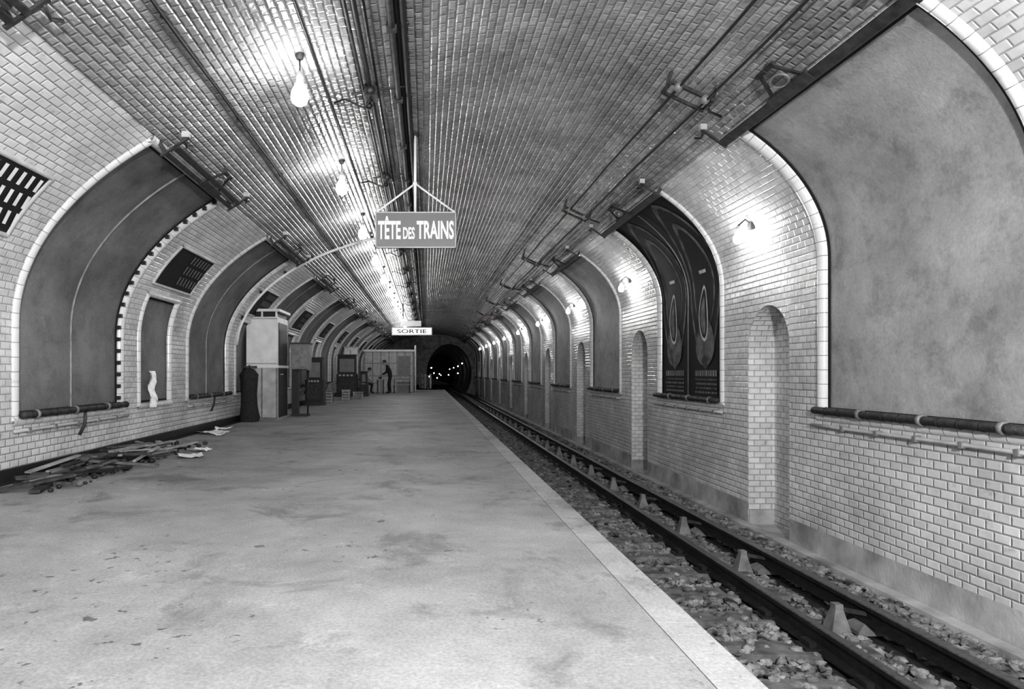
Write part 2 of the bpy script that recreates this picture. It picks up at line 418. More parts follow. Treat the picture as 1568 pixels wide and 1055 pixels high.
def text2d(body,size=1.0,offset=0.0):
    cu=bpy.data.curves.new("t",'FONT'); cu.body=body; cu.size=size; cu.align_x='CENTER'; cu.align_y='CENTER'; cu.offset=offset; cu.resolution_u=4
    ob=bpy.data.objects.new("t",cu); sc.collection.objects.link(ob)
    dg=bpy.context.evaluated_depsgraph_get(); ev=ob.evaluated_get(dg); me=ev.to_mesh()
    vs=[v.co.copy() for v in me.vertices]; fs=[tuple(p.vertices) for p in me.polygons]; ev.to_mesh_clear()
    bpy.data.objects.remove(ob); bpy.data.curves.remove(cu)
    xs=[v.x for v in vs]; ys=[v.y for v in vs]; cx=(min(xs)+max(xs))/2; cy=(min(ys)+max(ys))/2
    W=max(xs)-min(xs); Hh=max(ys)-min(ys)
    return [((v.x-cx)/W,(v.y-cy)/Hh) for v in vs],fs
sp0=sL_z(2.40); sp1=sL_z(2.94)
for k,(a,b) in enumerate(Lsm):
    a2,b2=a-0.05,b+0.28
    mb=MB(); strip(mb,a2,b2,sp1,sp0,0.010,M_gap)
    for yy in (a2,b2): halfround_s(mb,yy,sp1,sp0,0.025,0.03,M_lgrey,base=0.0)
    for s_ in (sp0,sp1): halfround_y(mb,s_,a2,b2,0.025,0.03,M_lgrey,base=0.0)
    yy=a2+0.12+ (0.0 if k==1 else (b2-a2)*0.35)
    while yy<b2-0.1:
        nseg=3
        for q in range(nseg):
            s0_=sp1+0.06+(sp0-sp1-0.1)*q/nseg; s1_=s0_+(sp0-sp1-0.1)/nseg*0.7
            sh=0.03*q; fan_strip(mb,[(yy+sh,s0_),(yy+sh+0.03,s1_)],[(yy+sh+0.05,s0_),(yy+sh+0.08,s1_)],0.02,M_white if k==1 else M_pipe)
        yy+=0.13
    mb.build("slatted_name_board")

# ------------------------------------------------------------------ lighting rails
def rail_fixture(y0,y1,s,inw,side):
    mb=MB(); up=pt(0,s,1)-pt(0,s,0); d = 1 if side=='R' else -1
    mb.beam(pt(y0,s,inw),pt(y1,s,inw),0.09 if side=='R' else 0.05,0.035,M_iron,up)
    if side=='L':
        mb.beam(pt(y0,s+d*0.13,inw),pt(y1,s+d*0.13,inw),0.05,0.035,M_iron,up)
        mb.tube([pt(y0+0.1,s+d*0.065,inw-0.03),pt(y1-0.1,s+d*0.065,inw-0.03)],0.03,M_pipe,8)
    for f in (0.0,1.0):
        y=y0+(y1-y0)*f
        mb.beam(pt(y,s-d*0.06,inw+0.01),pt(y,s+d*0.30,inw*0.8),0.035,0.02,M_iron,up)
        mb.beam(pt(y,s,0.0),pt(y,s,inw),0.04,0.04,M_iron)
        mb.box(pt(y,s+d*0.28,inw*0.5),(0.07,0.06,0.06),M_lgrey)
        mb.tube([pt(y,s+d*0.25,inw),pt(y+0.18,s+d*0.2,inw*0.8),pt(y+0.3,s+d*0.24,inw*0.5)],0.014,M_iron,6)
    yc=(y0+y1)/2+ (0.05 if side=='R' else 0.2)
    for o in (-0.28,0.28):
        mb.beam(pt(yc+o,s,inw),pt(yc+o*0.35,s+d*0.30,inw*0.7),0.03,0.02,M_iron,up)
    mb.beam(pt(yc-0.32,s+d*0.02,inw+0.01),pt(yc+0.32,s+d*0.02,inw+0.01),0.10,0.03,M_iron,up)
    mb.beam(pt(yc-0.15,s+d*0.30,inw*0.7),pt(yc+0.15,s+d*0.30,inw*0.7),0.04,0.03,M_iron,up)
    mb.beam(pt(yc,s+d*0.30,0),pt(yc,s+d*0.30,inw),0.04,0.04,M_iron)
    mb.tube([pt(yc+0.12*math.cos(t),s+d*(0.14+0.07*math.sin(t)),inw*0.9) for t in np.linspace(0,2*math.pi,13)],0.012,M_pipe,6)
    return mb
for k,(a,b) in enumerate(Rpan): rail_fixture(a-0.1,b+0.2,sR_top+0.03,0.09,'R').build("lighting_rail")
for k,(a,b) in enumerate(Lpan): rail_fixture(a+0.1,b+0.05,sL_top-0.04,0.13,'L').build("lighting_rail")

# ------------------------------------------------------------------ floor, platform, ground
PE=1.21; EW=0.2
def grid_top(mb,x0,x1,y0,y1,z,nx,ny,mat):
    vs=[];fs=[]
    for j in range(ny+1):
        for i in range(nx+1): vs.append((x0+(x1-x0)*i/nx,y0+(y1-y0)*j/ny,z))
    for j in range(ny):
        for i in range(nx):
            q=j*(nx+1)+i; fs.append((q,q+1,q+nx+2,q+nx+1))
    mb.add(vs,fs,mat)
PYE=43.0
mb=MB(); mb.box2((XL,Y0,-0.9),(PE-EW,PYE,0.0),M_floor); mb.build("floor")
mb=MB(); y=Y0
while y<PYE:
    y2=min(y+3.0,PYE); mb.box2((PE-EW+0.004,y+0.002,-0.16),(PE-0.02,y2-0.002,0.001),M_edge)
    mb.tube([(PE-0.03,y+0.002,-0.029),(PE-0.03,y2-0.002,-0.029)],0.03,M_edge,10)
    y=y2
mb.box2((PE-EW,Y0,-0.9),(PE-0.12,PYE,-0.16),M_cement)
mb.build("platform_edge")
mb=MB(); grid_top(mb,-4.2,XR+0.35,Y0,110,-0.9,12,120,M_ball); mb.build("ground")
mb=MB(); mb.box2((XL+0.0,Y0,0.0),(XL+0.03,PYE,0.13),M_black); mb.box2((XL+0.03,Y0,0.0),(XL+0.12,PYE,0.012),M_gap); mb.build("baseboard_left")
mb=MB(); mb.box2((XR-0.14,Y0,-0.9),(XR-0.005,Y1,-0.84),M_cement); mb.build("baseboard_right")

def rail(x,ztop,hgt,hw=0.035,fw=0.07):
    mb=MB(); zb=ztop-hgt
    prof=[(-fw,zb),(-fw,zb+0.012),(-0.012,zb+0.03),(-0.012,ztop-0.045),(-hw,ztop-0.035),(-hw,ztop-0.006),(-hw+0.008,ztop),
          (hw-0.008,ztop),(hw,ztop-0.006),(hw,ztop-0.035),(0.012,ztop-0.045),(0.012,zb+0.03),(fw,zb+0.012),(fw,zb)]
    vs=[];n=len(prof)
    for y in (Y0,80):
        for (dx,z) in prof: vs.append((x+dx,y,z))
    fs=[(k,(k+1)%n,n+(k+1)%n,n+k) for k in range(n)]
    top=[f for k,f in enumerate(fs) if k in (5,6,7)]; oth=[f for k,f in enumerate(fs) if k not in (5,6,7)]
    mb.add(vs,oth,M_steel); o=mb.mi(M_steelt)
    for f in top: mb.f.append(list(f)); mb.m.append(o); mb.sm.append(False)
    for y in np.arange(1.0,78,9.0):
        mb.box2((x-0.03,y-0.3,zb+0.03),(x+0.03,y+0.3,ztop-0.05),M_steel)
        for q in (-0.22,-0.08,0.08,0.22): mb.tube([(x-0.055,y+q,zb+0.06),(x+0.055,y+q,zb+0.06)],0.014,M_steel,6)
    return mb
for x in (1.36,2.80):
    mb=rail(x,-0.70,0.16)
    for y in np.arange(Y0+0.3,60,0.62):
        mb.box((x,y,-0.842),(0.3,0.16,0.02),M_steel)
        for d in (-1,1): mb.box((x+d*0.09,y,-0.82),(0.05,0.12,0.05),M_steel)
    mb.build("running_rail")
mb=rail(3.36,-0.66,0.13,0.045,0.06)
M_ins=simple("insulator_ceramic",0.15,0.5,0,10,0.4,0.1)
for y in np.arange(0.55,60,1.55):
    vs=[]
    for (z,hx,hy) in ((-0.87,0.13,0.11),(-0.84,0.13,0.11),(-0.79,0.05,0.06),(-0.785,0.05,0.06)):
        vs+=[(3.36-hx,y-hy,z),(3.36+hx,y-hy,z),(3.36+hx,y+hy,z),(3.36-hx,y+hy,z)]
    fs=[(i*4+k,i*4+(k+1)%4,i*4+4+(k+1)%4,i*4+4+k) for i in range(3) for k in range(4)]+[(12,13,14,15)]
    mb.add(vs,fs,M_ins)
    vs=[]
    for (z,hx,hy) in ((-0.88,0.08,0.07),(-0.70,0.03,0.035),(-0.66,0.03,0.035)):
        vs+=[(3.13-hx,y-hy,z),(3.13+hx,y-hy,z),(3.13+hx,y+hy,z),(3.13-hx,y+hy,z)]
    fs=[(i*4+k,i*4+(k+1)%4,i*4+4+(k+1)%4,i*4+4+k) for i in range(2) for k in range(4)]+[(8,9,10,11)]
    mb.add(vs,fs,M_ins)
    mb.beam((3.13,y,-0.7),(3.36,y,-0.74),0.03,0.03,M_iron)
mb.build("third_rail")
mb=MB()
for y in np.arange(Y0+0.3,70,0.62):
    mb.box((2.17+random.uniform(-.02,.02),y+random.uniform(-.01,.01),-0.88),(2.0,0.24,0.06),M_wood)
mb.build("railway_sleepers")
bm=bmesh.new(); bmesh.ops.create_icosphere(bm,subdivisions=1,radius=1.0); bm.verts.ensure_lookup_table()
iv=np.array([v.co[:] for v in bm.verts]); fi=np.array([[v.index for v in f.verts] for f in bm.faces]); bm.free()
def stones(N,x0,x1,y0,y1,rmin,rmax):
    V=[];F=[];o=0
    for i in range(N):
        x=random.uniform(x0,x1); y=random.uniform(y0,y1)
        ph=((y-(Y0+0.3))%0.62)
        on = (ph<0.13 or ph>0.49) and x<3.18
        if on and random.random()<0.86: continue
        if abs(x-2.8)<0.10 or abs(x-3.36)<0.08: continue
        r=random.uniform(rmin,rmax)
        v=iv*(1+np.random.uniform(-0.3,0.3,(len(iv),1)))*np.array([r*random.uniform(.8,1.4),r*random.uniform(.7,1.2),r*random.uniform(.5,.9)])
        a=random.uniform(0,6.28); c_,s_=math.cos(a),math.sin(a)
        v=v@np.array([[c_,s_,0],[-s_,c_,0],[0,0,1]])
        b=random.uniform(-.5,.5); v=v@np.array([[1,0,0],[0,math.cos(b),math.sin(b)],[0,-math.sin(b),math.cos(b)]])
        z=-0.9+r*0.4+random.uniform(0,0.02)+(0.03 if on else 0)
        V.append(v+np.array([x,y,z])); F.append(fi+o); o+=len(iv)
    return np.concatenate(V),np.concatenate(F)
V1,F1=stones(11000,1.9,4.02,3.6,13,0.014,0.042)
V2,F2=stones(4000,2.0,4.02,13,26,0.025,0.045)
V=np.concatenate([V1,V2]); F=np.concatenate([F1,F2+len(V1)])
me=bpy.data.meshes.new("ballast_gravel"); me.from_pydata(V.tolist(),[],F.tolist()); me.materials.append(M_stone); me.update()
ob=bpy.data.objects.new("ballast_gravel",me); sc.collection.objects.link(ob)

# ------------------------------------------------------------------ end wall, tunnel
mb=MB(); outer=[];inner=[]; N=60; cx,cz=1.98,1.0
for i in range(N+1):
    s=ST*i/N; x,z=pr(s); outer.append((x,z)); ang=math.atan2(z-cz,x-cx)
    if ang<-1.6: ang+=2*math.pi
    inner.append((cx+1.9*math.cos(ang),max(ZG,cz+2.5*math.sin(ang))))
vs=[];uv=[];fs=[]
for (a,b) in zip(outer,inner): vs+=[(a[0],Y1,a[1]),(b[0],Y1,b[1])]; uv+=[a,b]
for i in range(len(outer)-1): fs.append((2*i,2*i+1,2*i+3,2*i+2))
mb.add(vs,fs,M_cement,uv); mb.build("wall_back")
mb=MB(); vs=[];fs=[];n=len(inner)
for y in (Y1,110):
    for a in inner: vs.append((a[0],y,a[1]))
for k in range(n-1): fs.append((k,k+1,n+k+1,n+k))
fs.append(tuple(range(n,2*n)))
mb.add(vs,fs,M_tun); mb.build("wall_tunnel")
mb=MB()
for (x,y,z) in ((0.5,62,1.5),(0.9,75,1.0),(1.6,80,0.9),(2.0,90,0.7),(2.6,78,0.8),(3.3,62,1.9),(3.2,68,1.7),(3.1,76,1.6),(3.0,86,1.5),(3.2,68,1.0),(0.35,66,0.7),(1.2,72,0.5)):
    mb.ball((x,y,z),0.06,M_far,nu=8,nv=6); mb.tube([(x,y,z+0.06),(x,y,z+0.4)],0.015,M_iron,5)
mb.build("tunnel_lamps")

# ------------------------------------------------------------------ ceiling services
def longit(mb,s,off,r,mat,y0=Y0,y1=56,sag=0.0,step=3.2):
    p=[]; n=int((y1-y0)/step*4)
    for i in range(n+1):
        y=y0+(y1-y0)*i/n; p.append(pt(y,s,off)-Vector((0,0,sag*abs(math.sin(math.pi*(y-y0)/step)))))
    mb.tube(p,r,mat,6)
mb=MB()
s1=s_x(-0.20); s2=s_x(-0.31); s3=s_x(-0.60); s4=s_x(-0.68)
longit(mb,s1,0.05,0.028,M_cable); longit(mb,s2,0.05,0.034,M_iron); longit(mb,s_x(-0.255),0.02,0.03,M_cable); longit(mb,s3,0.06,0.024,M_cable,sag=0.02); longit(mb,s4,0.05,0.018,M_iron); longit(mb,s_x(-0.52),0.03,0.012,M_cable,sag=0.015,step=1.6)
for y in np.arange(1.3,56,1.6):
    mb.beam(pt(y,s1-0.05,0.03),pt(y,s2+0.05,0.03),0.03,0.02,M_iron); mb.box(pt(y,s2,0.05),(0.09,0.06,0.08),M_iron)
for y in np.arange(4.2,56,3.2):
    mb.beam(pt(y,s1,0.04),pt(y,s4+0.14,0.04),0.025,0.02,M_iron)
    mb.box(pt(y,s3,0.06),(0.14,0.22,0.12),M_iron); mb.ball(pt(y-0.2,s3,0.12),0.05,M_black,nu=8,nv=6); mb.ball(pt(y+0.2,s3+0.05,0.12),0.04,M_black,nu=8,nv=6)
    mb.tube([pt(y,s3,0.1),pt(y+0.1,s3+0.1,0.18),pt(y+0.05,s3+0.3,0.06),pt(y+0.2,s_x(-1.02),0.02)],0.012,M_cable,6)
mb.build("ceiling_conduit")
mb=MB(); longit(mb,s_x(-2.0),0.03,0.014,M_cable,sag=0.012,step=2.1)
for y in np.arange(1.0,56,2.1): mb.box(pt(y,s_x(-2.0),0.02),(0.05,0.04,0.04),M_iron)
mb.build("ceiling_cable")
mb=MB()
for i,xx in enumerate((2.5,2.78)):
    longit(mb,s_x(xx),0.15+0.03*i,0.013,M_cable,sag=0.03,step=5.02)
for y in np.arange(6.6,56,5.02):
    a=s_x(2.42); b=s_x(2.86)
    mb.beam(pt(y,a,0.15),pt(y,b,0.18),0.035,0.035,M_iron); mb.beam(pt(y+0.25,a,0.15),pt(y+0.25,b,0.18),0.03,0.03,M_iron)
    for q in (a,b):
        mb.beam(pt(y,q,0.16),pt(y+0.25,q,0.16),0.03,0.03,M_iron); mb.beam(pt(y+0.12,q,0),pt(y+0.12,q,0.18),0.03,0.03,M_iron)
    mb.tube([pt(y+0.25,b,0.1),pt(y+0.45,b-0.1,0.06),pt(y+0.5,b-0.25,0.02)],0.016,M_iron,6)
    mb.ball(pt(y,s_x(2.5),0.18),0.045,M_pipe,nu=8,nv=6); mb.ball(pt(y,s_x(2.78),0.2),0.045,M_pipe,nu=8,nv=6)
mb.build("overhead_cable")
mb=MB(); ss_=np.linspace(s_x(-0.5),sL_z(2.0),40); YA=14.85
mb.tube([pt(YA,s,0.08) for s in ss_]+[pt(YA,sL_z(1.7),0.08)],0.03,M_white,8)
for s in ss_[::6]: mb.box(pt(YA,s,0.04),(0.06,0.05,0.06),M_iron)
mb.build("arched_conduit")

# ------------------------------------------------------------------ bulbs
LX=-1.18
bulb_prof=[(0.0,-0.075),(0.025,-0.070),(0.045,-0.055),(0.056,-0.03),(0.058,-0.005),(0.05,0.025),(0.035,0.05),(0.024,0.072),(0.02,0.085)]
def bulb_at(mb,c,mat,k=1.0):
    mb.lathe(c,[(r*k,z*k) for r,z in bulb_prof],mat,10)
    mb.lathe(c,[(0.021*k,0.083*k),(0.024*k,0.09*k),(0.022*k,0.13*k),(0.010*k,0.15*k),(0.0,0.152*k)],M_lgrey,10)
mbw=MB(); longit(mbw,s_x(LX)-0.12,0.02,0.012,M_cable); mbw.build("lamp_cable")
k=-2
while True:
    y=6.39+3.2*k
    if y>46: break
    mb=MB(); c=Vector((LX,y,H+2.6)); zc=pt(y,s_x(LX),0.0).z
    bulb_at(mb,c,M_bulb,1.45)
    mb.tube([c+Vector((0,0,0.21)),Vector((LX,y,zc))],0.006,M_cable,5)
    mb.lathe((LX,y,zc-0.05),[(0.0,0),(0.03,0.0),(0.045,0.04),(0.045,0.05)],M_iron)
    mb.build("hanging_light_bulb"); k+=1
for k in range(-2,9):
    y=8.40+STEP*k; mb=MB()
    s=s_x(4.02)
    c=pt(y,s,0.20)-Vector((0,0,0.06)); bulb_at(mb,c,M_bulbw,1.0)
    mb.tube([pt(y,s,0),pt(y,s,0.10)+Vector((0,0,0.12)),pt(y,s,0.20)+Vector((0,0,0.09))],0.012,M_iron,6)
    mb.box(pt(y,s,0.02),(0.05,0.09,0.09),M_iron)
    mb.build("wall_lamp")
ld=bpy.data.lights.new("photo_flood_lamp",'POINT'); ld.energy=2400; ld.shadow_soft_size=0.12
lo=bpy.data.objects.new("photo_flood_lamp",ld); lo.location=(0.7,-2.0,2.5); sc.collection.objects.link(lo)

# ------------------------------------------------------------------ hanging signs
T1=text2d("T\u00caTE",1,0.03); T2=text2d("DES",1,0.03); T3=text2d("TRAINS",1,0.03)
D=9.0; sx0,sx1=-0.665,0.40; z0,z1=H+1.64,H+2.115
root=bpy.data.objects.new("hanging_direction_sign",None); sc.collection.objects.link(root)
mb=MB(); mb.box2((sx0,D,z0),(sx1,D+0.05,z1),M_signface)
for a,b in (((sx0,D-0.004,z0),(sx1,D,z0+0.014)),((sx0,D-0.004,z1-0.014),(sx1,D,z1)),((sx0,D-0.004,z0),(sx0+0.012,D,z1)),((sx1-0.012,D-0.004,z0),(sx1,D,z1))):
    mb.box2(a,b,M_lgrey)
mb.build("board",root)
mb=MB(); zc=(z0+z1)/2
def put(T,x0,x1,za,zb):
    vs=[Vector(((x0+x1)/2+x*(x1-x0),D-0.008,(za+zb)/2+y*(zb-za))) for x,y in T[0]]; mb.add(vs,T[1],M_white)
put(T1,sx0+0.035,sx0+0.335,zc-0.125,zc+0.18); put(T2,sx0+0.365,sx0+0.52,zc-0.125,zc+0.035); put(T3,sx0+0.545,sx1-0.03,zc-0.125,zc+0.12)
mb.build("lettering",root)
mb=MB(); xm=-0.14; ztop=pt(D,s_x(xm),0).z
mb.tube([(xm,D+0.025,ztop),(xm,D+0.025,z1)],0.018,M_white,8)
mb.tube([(xm,D+0.025,z1+0.38),(sx0+0.02,D+0.025,z1)],0.013,M_white,6); mb.tube([(xm,D+0.025,z1+0.38),(sx1-0.02,D+0.025,z1)],0.013,M_white,6)
mb.ball((xm,D+0.025,z1+0.38),0.03,M_white); mb.tube([(xm,D+0.025,ztop-0.03),(xm,D+0.025,ztop)],0.05,M_iron,10)
mb.build("hanger",root)
root=bpy.data.objects.new("illuminated_exit_sign",None); sc.collection.objects.link(root)
D2=30.0; mb=MB(); mb.box2((-1.5,D2,H+1.62),(0.28,D2+0.12,H+1.98),M_lgrey); mb.box2((-1.46,D2-0.01,H+1.66),(0.24,D2,H+1.94),M_signlit); mb.box2((-1.1,D2,H+2.02),(-0.2,D2+0.1,H+2.26),M_white)
mb.build("sign_box",root); mb=MB()
T=text2d("SORTIE",1,0.02); vs=[Vector((-0.61+x*1.3,D2-0.014,H+1.8+y*0.18)) for x,y in T[0]]; mb.add(vs,T[1],M_black); mb.build("lettering",root)
mb=MB()
for x in (-1.0,-0.3): mb.tube([(x,D2+0.05,H+1.98),(x,D2+0.05,pt(0,s_x(x),0).z)],0.02,M_iron,6)
mb.build("hanger",root)

# ------------------------------------------------------------------ booth
BX0,BX1,BY0,BY1=-4.14,-3.42,15.75,16.9
root=bpy.data.objects.new("ticket_booth",None); sc.collection.objects.link(root)
mb=MB()
mb.box2((BX0,BY0,0.0),(BX1,BY1,1.22),M_lgrey); mb.box2((BX0-0.0,BY0-0.02,1.2),(BX1+0.03,BY1,1.26),M_white)
mb.box2((BX0,BY0,1.26),(BX1,BY1,2.38),M_white)
mb.box2((BX0+0.03,BY0+0.03,2.38),(BX1-0.03,BY1-0.03,2.5),M_black)
mb.build("body",root)
mb=MB(); mb.box2((BX0,BY0-0.05,2.5),(BX1+0.06,BY1+0.05,2.56),M_white)
for x in (BX0+0.03,(BX0+BX1)/2,BX1-0.03): mb.box2((x-0.02,BY0+0.0,2.38),(x+0.02,BY0+0.04,2.5),M_white)
mb.build("roof",root)
mb=MB()
for x in (BX0+0.02,(BX0+BX1)/2,BX1-0.02): mb.box2((x-0.015,BY0-0.015,0.05),(x+0.015,BY0,1.2),M_pipe)
mb.box2((BX0,BY0-0.015,0.0),(BX1,BY0,0.06),M_pipe)
for z in (1.3,2.34): mb.box2((BX0,BY0-0.012,z-0.015),(BX1,BY0,z+0.015),M_lgrey)
mb.box2((BX1,BY0+0.1,0.05),(BX1+0.015,BY1-0.1,2.25),M_black); mb.box2((BX1+0.015,BY0+0.16,1.3),(BX1+0.02,BY1-0.16,2.1),M_iron)
mb.tube([(BX1+0.02,BY0+0.2,1.05),(BX1+0.06,BY0+0.2,1.05),(BX1+0.06,BY0+0.32,1.05)],0.012,M_lgrey,6)
mb.build("trim_and_door",root)
root=bpy.data.objects.new("ticket_machine",None); sc.collection.objects.link(root)
mb=MB(); X=-3.36; Y=16.95
mb.box2((X,Y,1.15),(X+0.46,Y+0.4,1.8),M_grey); mb.box2((X-0.01,Y-0.02,1.8),(X+0.48,Y+0.42,1.84),M_iron); mb.box2((X+0.05,Y-0.012,1.22),(X+0.41,Y,1.72),M_pipe)
mb.box2((X+0.04,Y-0.02,1.15),(X+0.42,Y-0.005,1.18),M_iron); mb.build("cabinet",root)
mb=MB(); mb.box2((X+0.02,Y+0.05,0.05),(X+0.16,Y+0.35,1.15),M_black)
mb.tube([(X+0.38,Y+0.3,0),(X+0.38,Y+0.3,1.15)],0.02,M_iron,6)
mb.box2((X,Y,0),(X+0.42,Y+0.38,0.05),M_iron); mb.build("stand",root)
mb=MB(); X=-3.93; Y=15.2
N=14; rings=[(0.0,.20,.2),(0.1,.22,.22),(0.35,.17,.19),(0.6,.16,.16),(0.85,.19,.16),(1.05,.2,.15),(1.15,.12,.1),(1.2,.02,.02)]
vs=[];fs=[]
for (z,rx,ry) in rings:
    for k in range(N):
        a=2*math.pi*k/N; q=1+0.12*math.sin(5*a+z*4)+random.uniform(-.05,.05)
        vs.append((X+rx*q*math.cos(a),Y+ry*q*math.sin(a),z))
for i in range(len(rings)-1):
    for k in range(N): fs.append((i*N+k,i*N+(k+1)%N,(i+1)*N+(k+1)%N,(i+1)*N+k))
mb.add(vs,fs,M_cloth,smooth=True); mb.box((X+0.02,Y,1.22),(0.3,0.05,0.04),M_iron); mb.tube([(X,Y,1.1),(X,Y,1.26)],0.02,M_iron,6)
mb.build("tarpaulin_covered_trolley")

for (x,y,sx,sy,sz) in ((-3.75,24.6,0.38,0.4,0.42),(-3.3,26.9,0.3,0.35,0.42),(-3.9,24.7,0.12,0.3,0.7),(-3.0,28.2,0.4,0.35,0.3)):
    mb=MB(); mb.box2((x,y,0),(x+sx,y+sy,sz),M_wood)
    for q in range(4): mb.box2((x-0.01,y-0.02,0.02+q*sz/4),(x+sx+0.01,y,q*sz/4+sz/4-0.02),M_woodl)
    for xx in (x,x+sx-0.04): mb.box2((xx,y-0.035,0),(xx+0.04,y-0.02,sz),M_woodl)
    mb.build("wooden_crate")
def machine(x,y,wd,dp,ht,name):
    root=bpy.data.objects.new(name,None); sc.collection.objects.link(root)
    mb=MB(); mb.box2((x,y,0.08),(x+wd,y+dp,ht*0.55),M_black); mb.box2((x+0.05,y+0.12,ht*0.55),(x+wd-0.05,y+dp,ht),M_black)
    mb.box2((x-0.02,y-0.02,0),(x+wd+0.02,y+dp,0.08),M_iron); mb.box2((x+0.02,y+0.05,ht),(x+wd-0.02,y+dp,ht+0.05),M_iron); mb.build("body",root)
    mb=MB(); mb.box2((x+0.1,y-0.012,0.2),(x+wd-0.1,y,ht*0.45),M_iron); mb.box2((x+0.12,y+0.1,ht*0.6),(x+wd-0.12,y+0.12,ht*0.92),M_grey)
    for q in range(4): mb.box2((x+0.1+q*(wd-0.2)/4,y-0.02,ht*0.5),(x+0.1+(q+.6)*(wd-0.2)/4,y,ht*0.54),M_lgrey)
    mb.build("front_panel",root)
machine(-4.0,30.6,0.9,0.6,1.85,"vending_machine"); machine(-4.0,22.6,0.6,0.6,1.55,"vending_machine"); machine(-3.05,31.2,0.4,0.5,1.1,"weighing_machine")
mb=MB(); mb.box2((-4.0,33.5,0.0),(-3.4,34.0,2.3),M_white); mb.box2((-4.02,33.45,2.3),(-3.36,34.05,2.36),M_lgrey); mb.box2((-3.71,33.485,0.1),(-3.69,33.5,2.2),M_iron); mb.box2((-3.8,33.47,1.1),(-3.76,33.5,1.2),M_iron); mb.build("metal_locker")

root=bpy.data.objects.new("platform_hut",None); sc.collection.objects.link(root)
hx0,hx1,hy0,hy1=-3.4,-0.7,38.0,40.5
mb=MB(); mb.box2((hx0,hy0,0),(hx1,hy1,2.25),M_lgrey); mb.build("walls",root)
mb=MB(); mb.box2((hx0-0.08,hy0-0.12,2.25),(hx1+0.1,hy1+0.1,2.36),M_white); mb.build("roof",root)
mb=MB()
for i in range(7):
    x=hx0+(hx1-hx0)*i/6; mb.box2((x-0.025,hy0-0.02,0),(x+0.025,hy0,2.25),M_pipe)
for z in (0.9,1.6): mb.box2((hx0,hy0-0.015,z-0.02),(hx1,hy0,z+0.02),M_pipe)
mb.box2((hx1-0.85,hy0-0.03,0.02),(hx1-0.15,hy0-0.0,2.0),M_grey)
mb.tube([(hx1+0.12,hy0-0.1,0),(hx1+0.12,hy0-0.1,2.6)],0.05,M_white,8)
mb.build("panelling_and_door",root)
mb=MB()
for i in range(5):
    x=-0.35+i*0.16; mb.box((x,42.2+0.1*(i%2),0.45+0.12*random.random()),(0.12,0.05,0.9),random.choice([M_woodl,M_grey,M_wood]))
mb.beam((-0.45,42.28,0.3),(0.4,42.28,0.3),0.05,0.08,M_wood); mb.beam((-0.45,42.28,0.75),(0.4,42.28,0.75),0.05,0.08,M_wood)
mb.build("wooden_barrier")
root=bpy.data.objects.new("platform_bench",None); sc.collection.objects.link(root)
mb=MB()
for q in range(3): mb.box2((-1.75,35.4+q*0.14,0.43),(-0.75,35.52+q*0.14,0.46),M_woodl)
for q in range(2): mb.box2((-1.75,35.84,0.6+q*0.16),(-0.75,35.87,0.72+q*0.16),M_woodl)
mb.build("seat",root); mb=MB()
for x in (-1.65,-0.85):
    mb.tube([(x,35.45,0),(x,35.45,0.43)],0.02,M_iron,6); mb.tube([(x,35.78,0),(x,35.82,0.43),(x,35.88,0.9)],0.02,M_iron,6); mb.tube([(x,35.45,0.41),(x,35.82,0.41)],0.02,M_iron,6)
mb.build("legs",root)
root=bpy.data.objects.new("work_table",None); sc.collection.objects.link(root)
mb=MB(); mb.box2((-2.5,34.7,0.72),(-2.15,35.3,0.76),M_woodl); mb.build("top",root); mb=MB()
for x in (-2.47,-2.18):
    for y in (34.75,35.25): mb.box2((x-0.02,y-0.02,0),(x+0.02,y+0.02,0.72),M_wood)
mb.box2((-2.42,34.9,0.76),(-2.26,35.1,0.86),M_black); mb.build("legs",root)

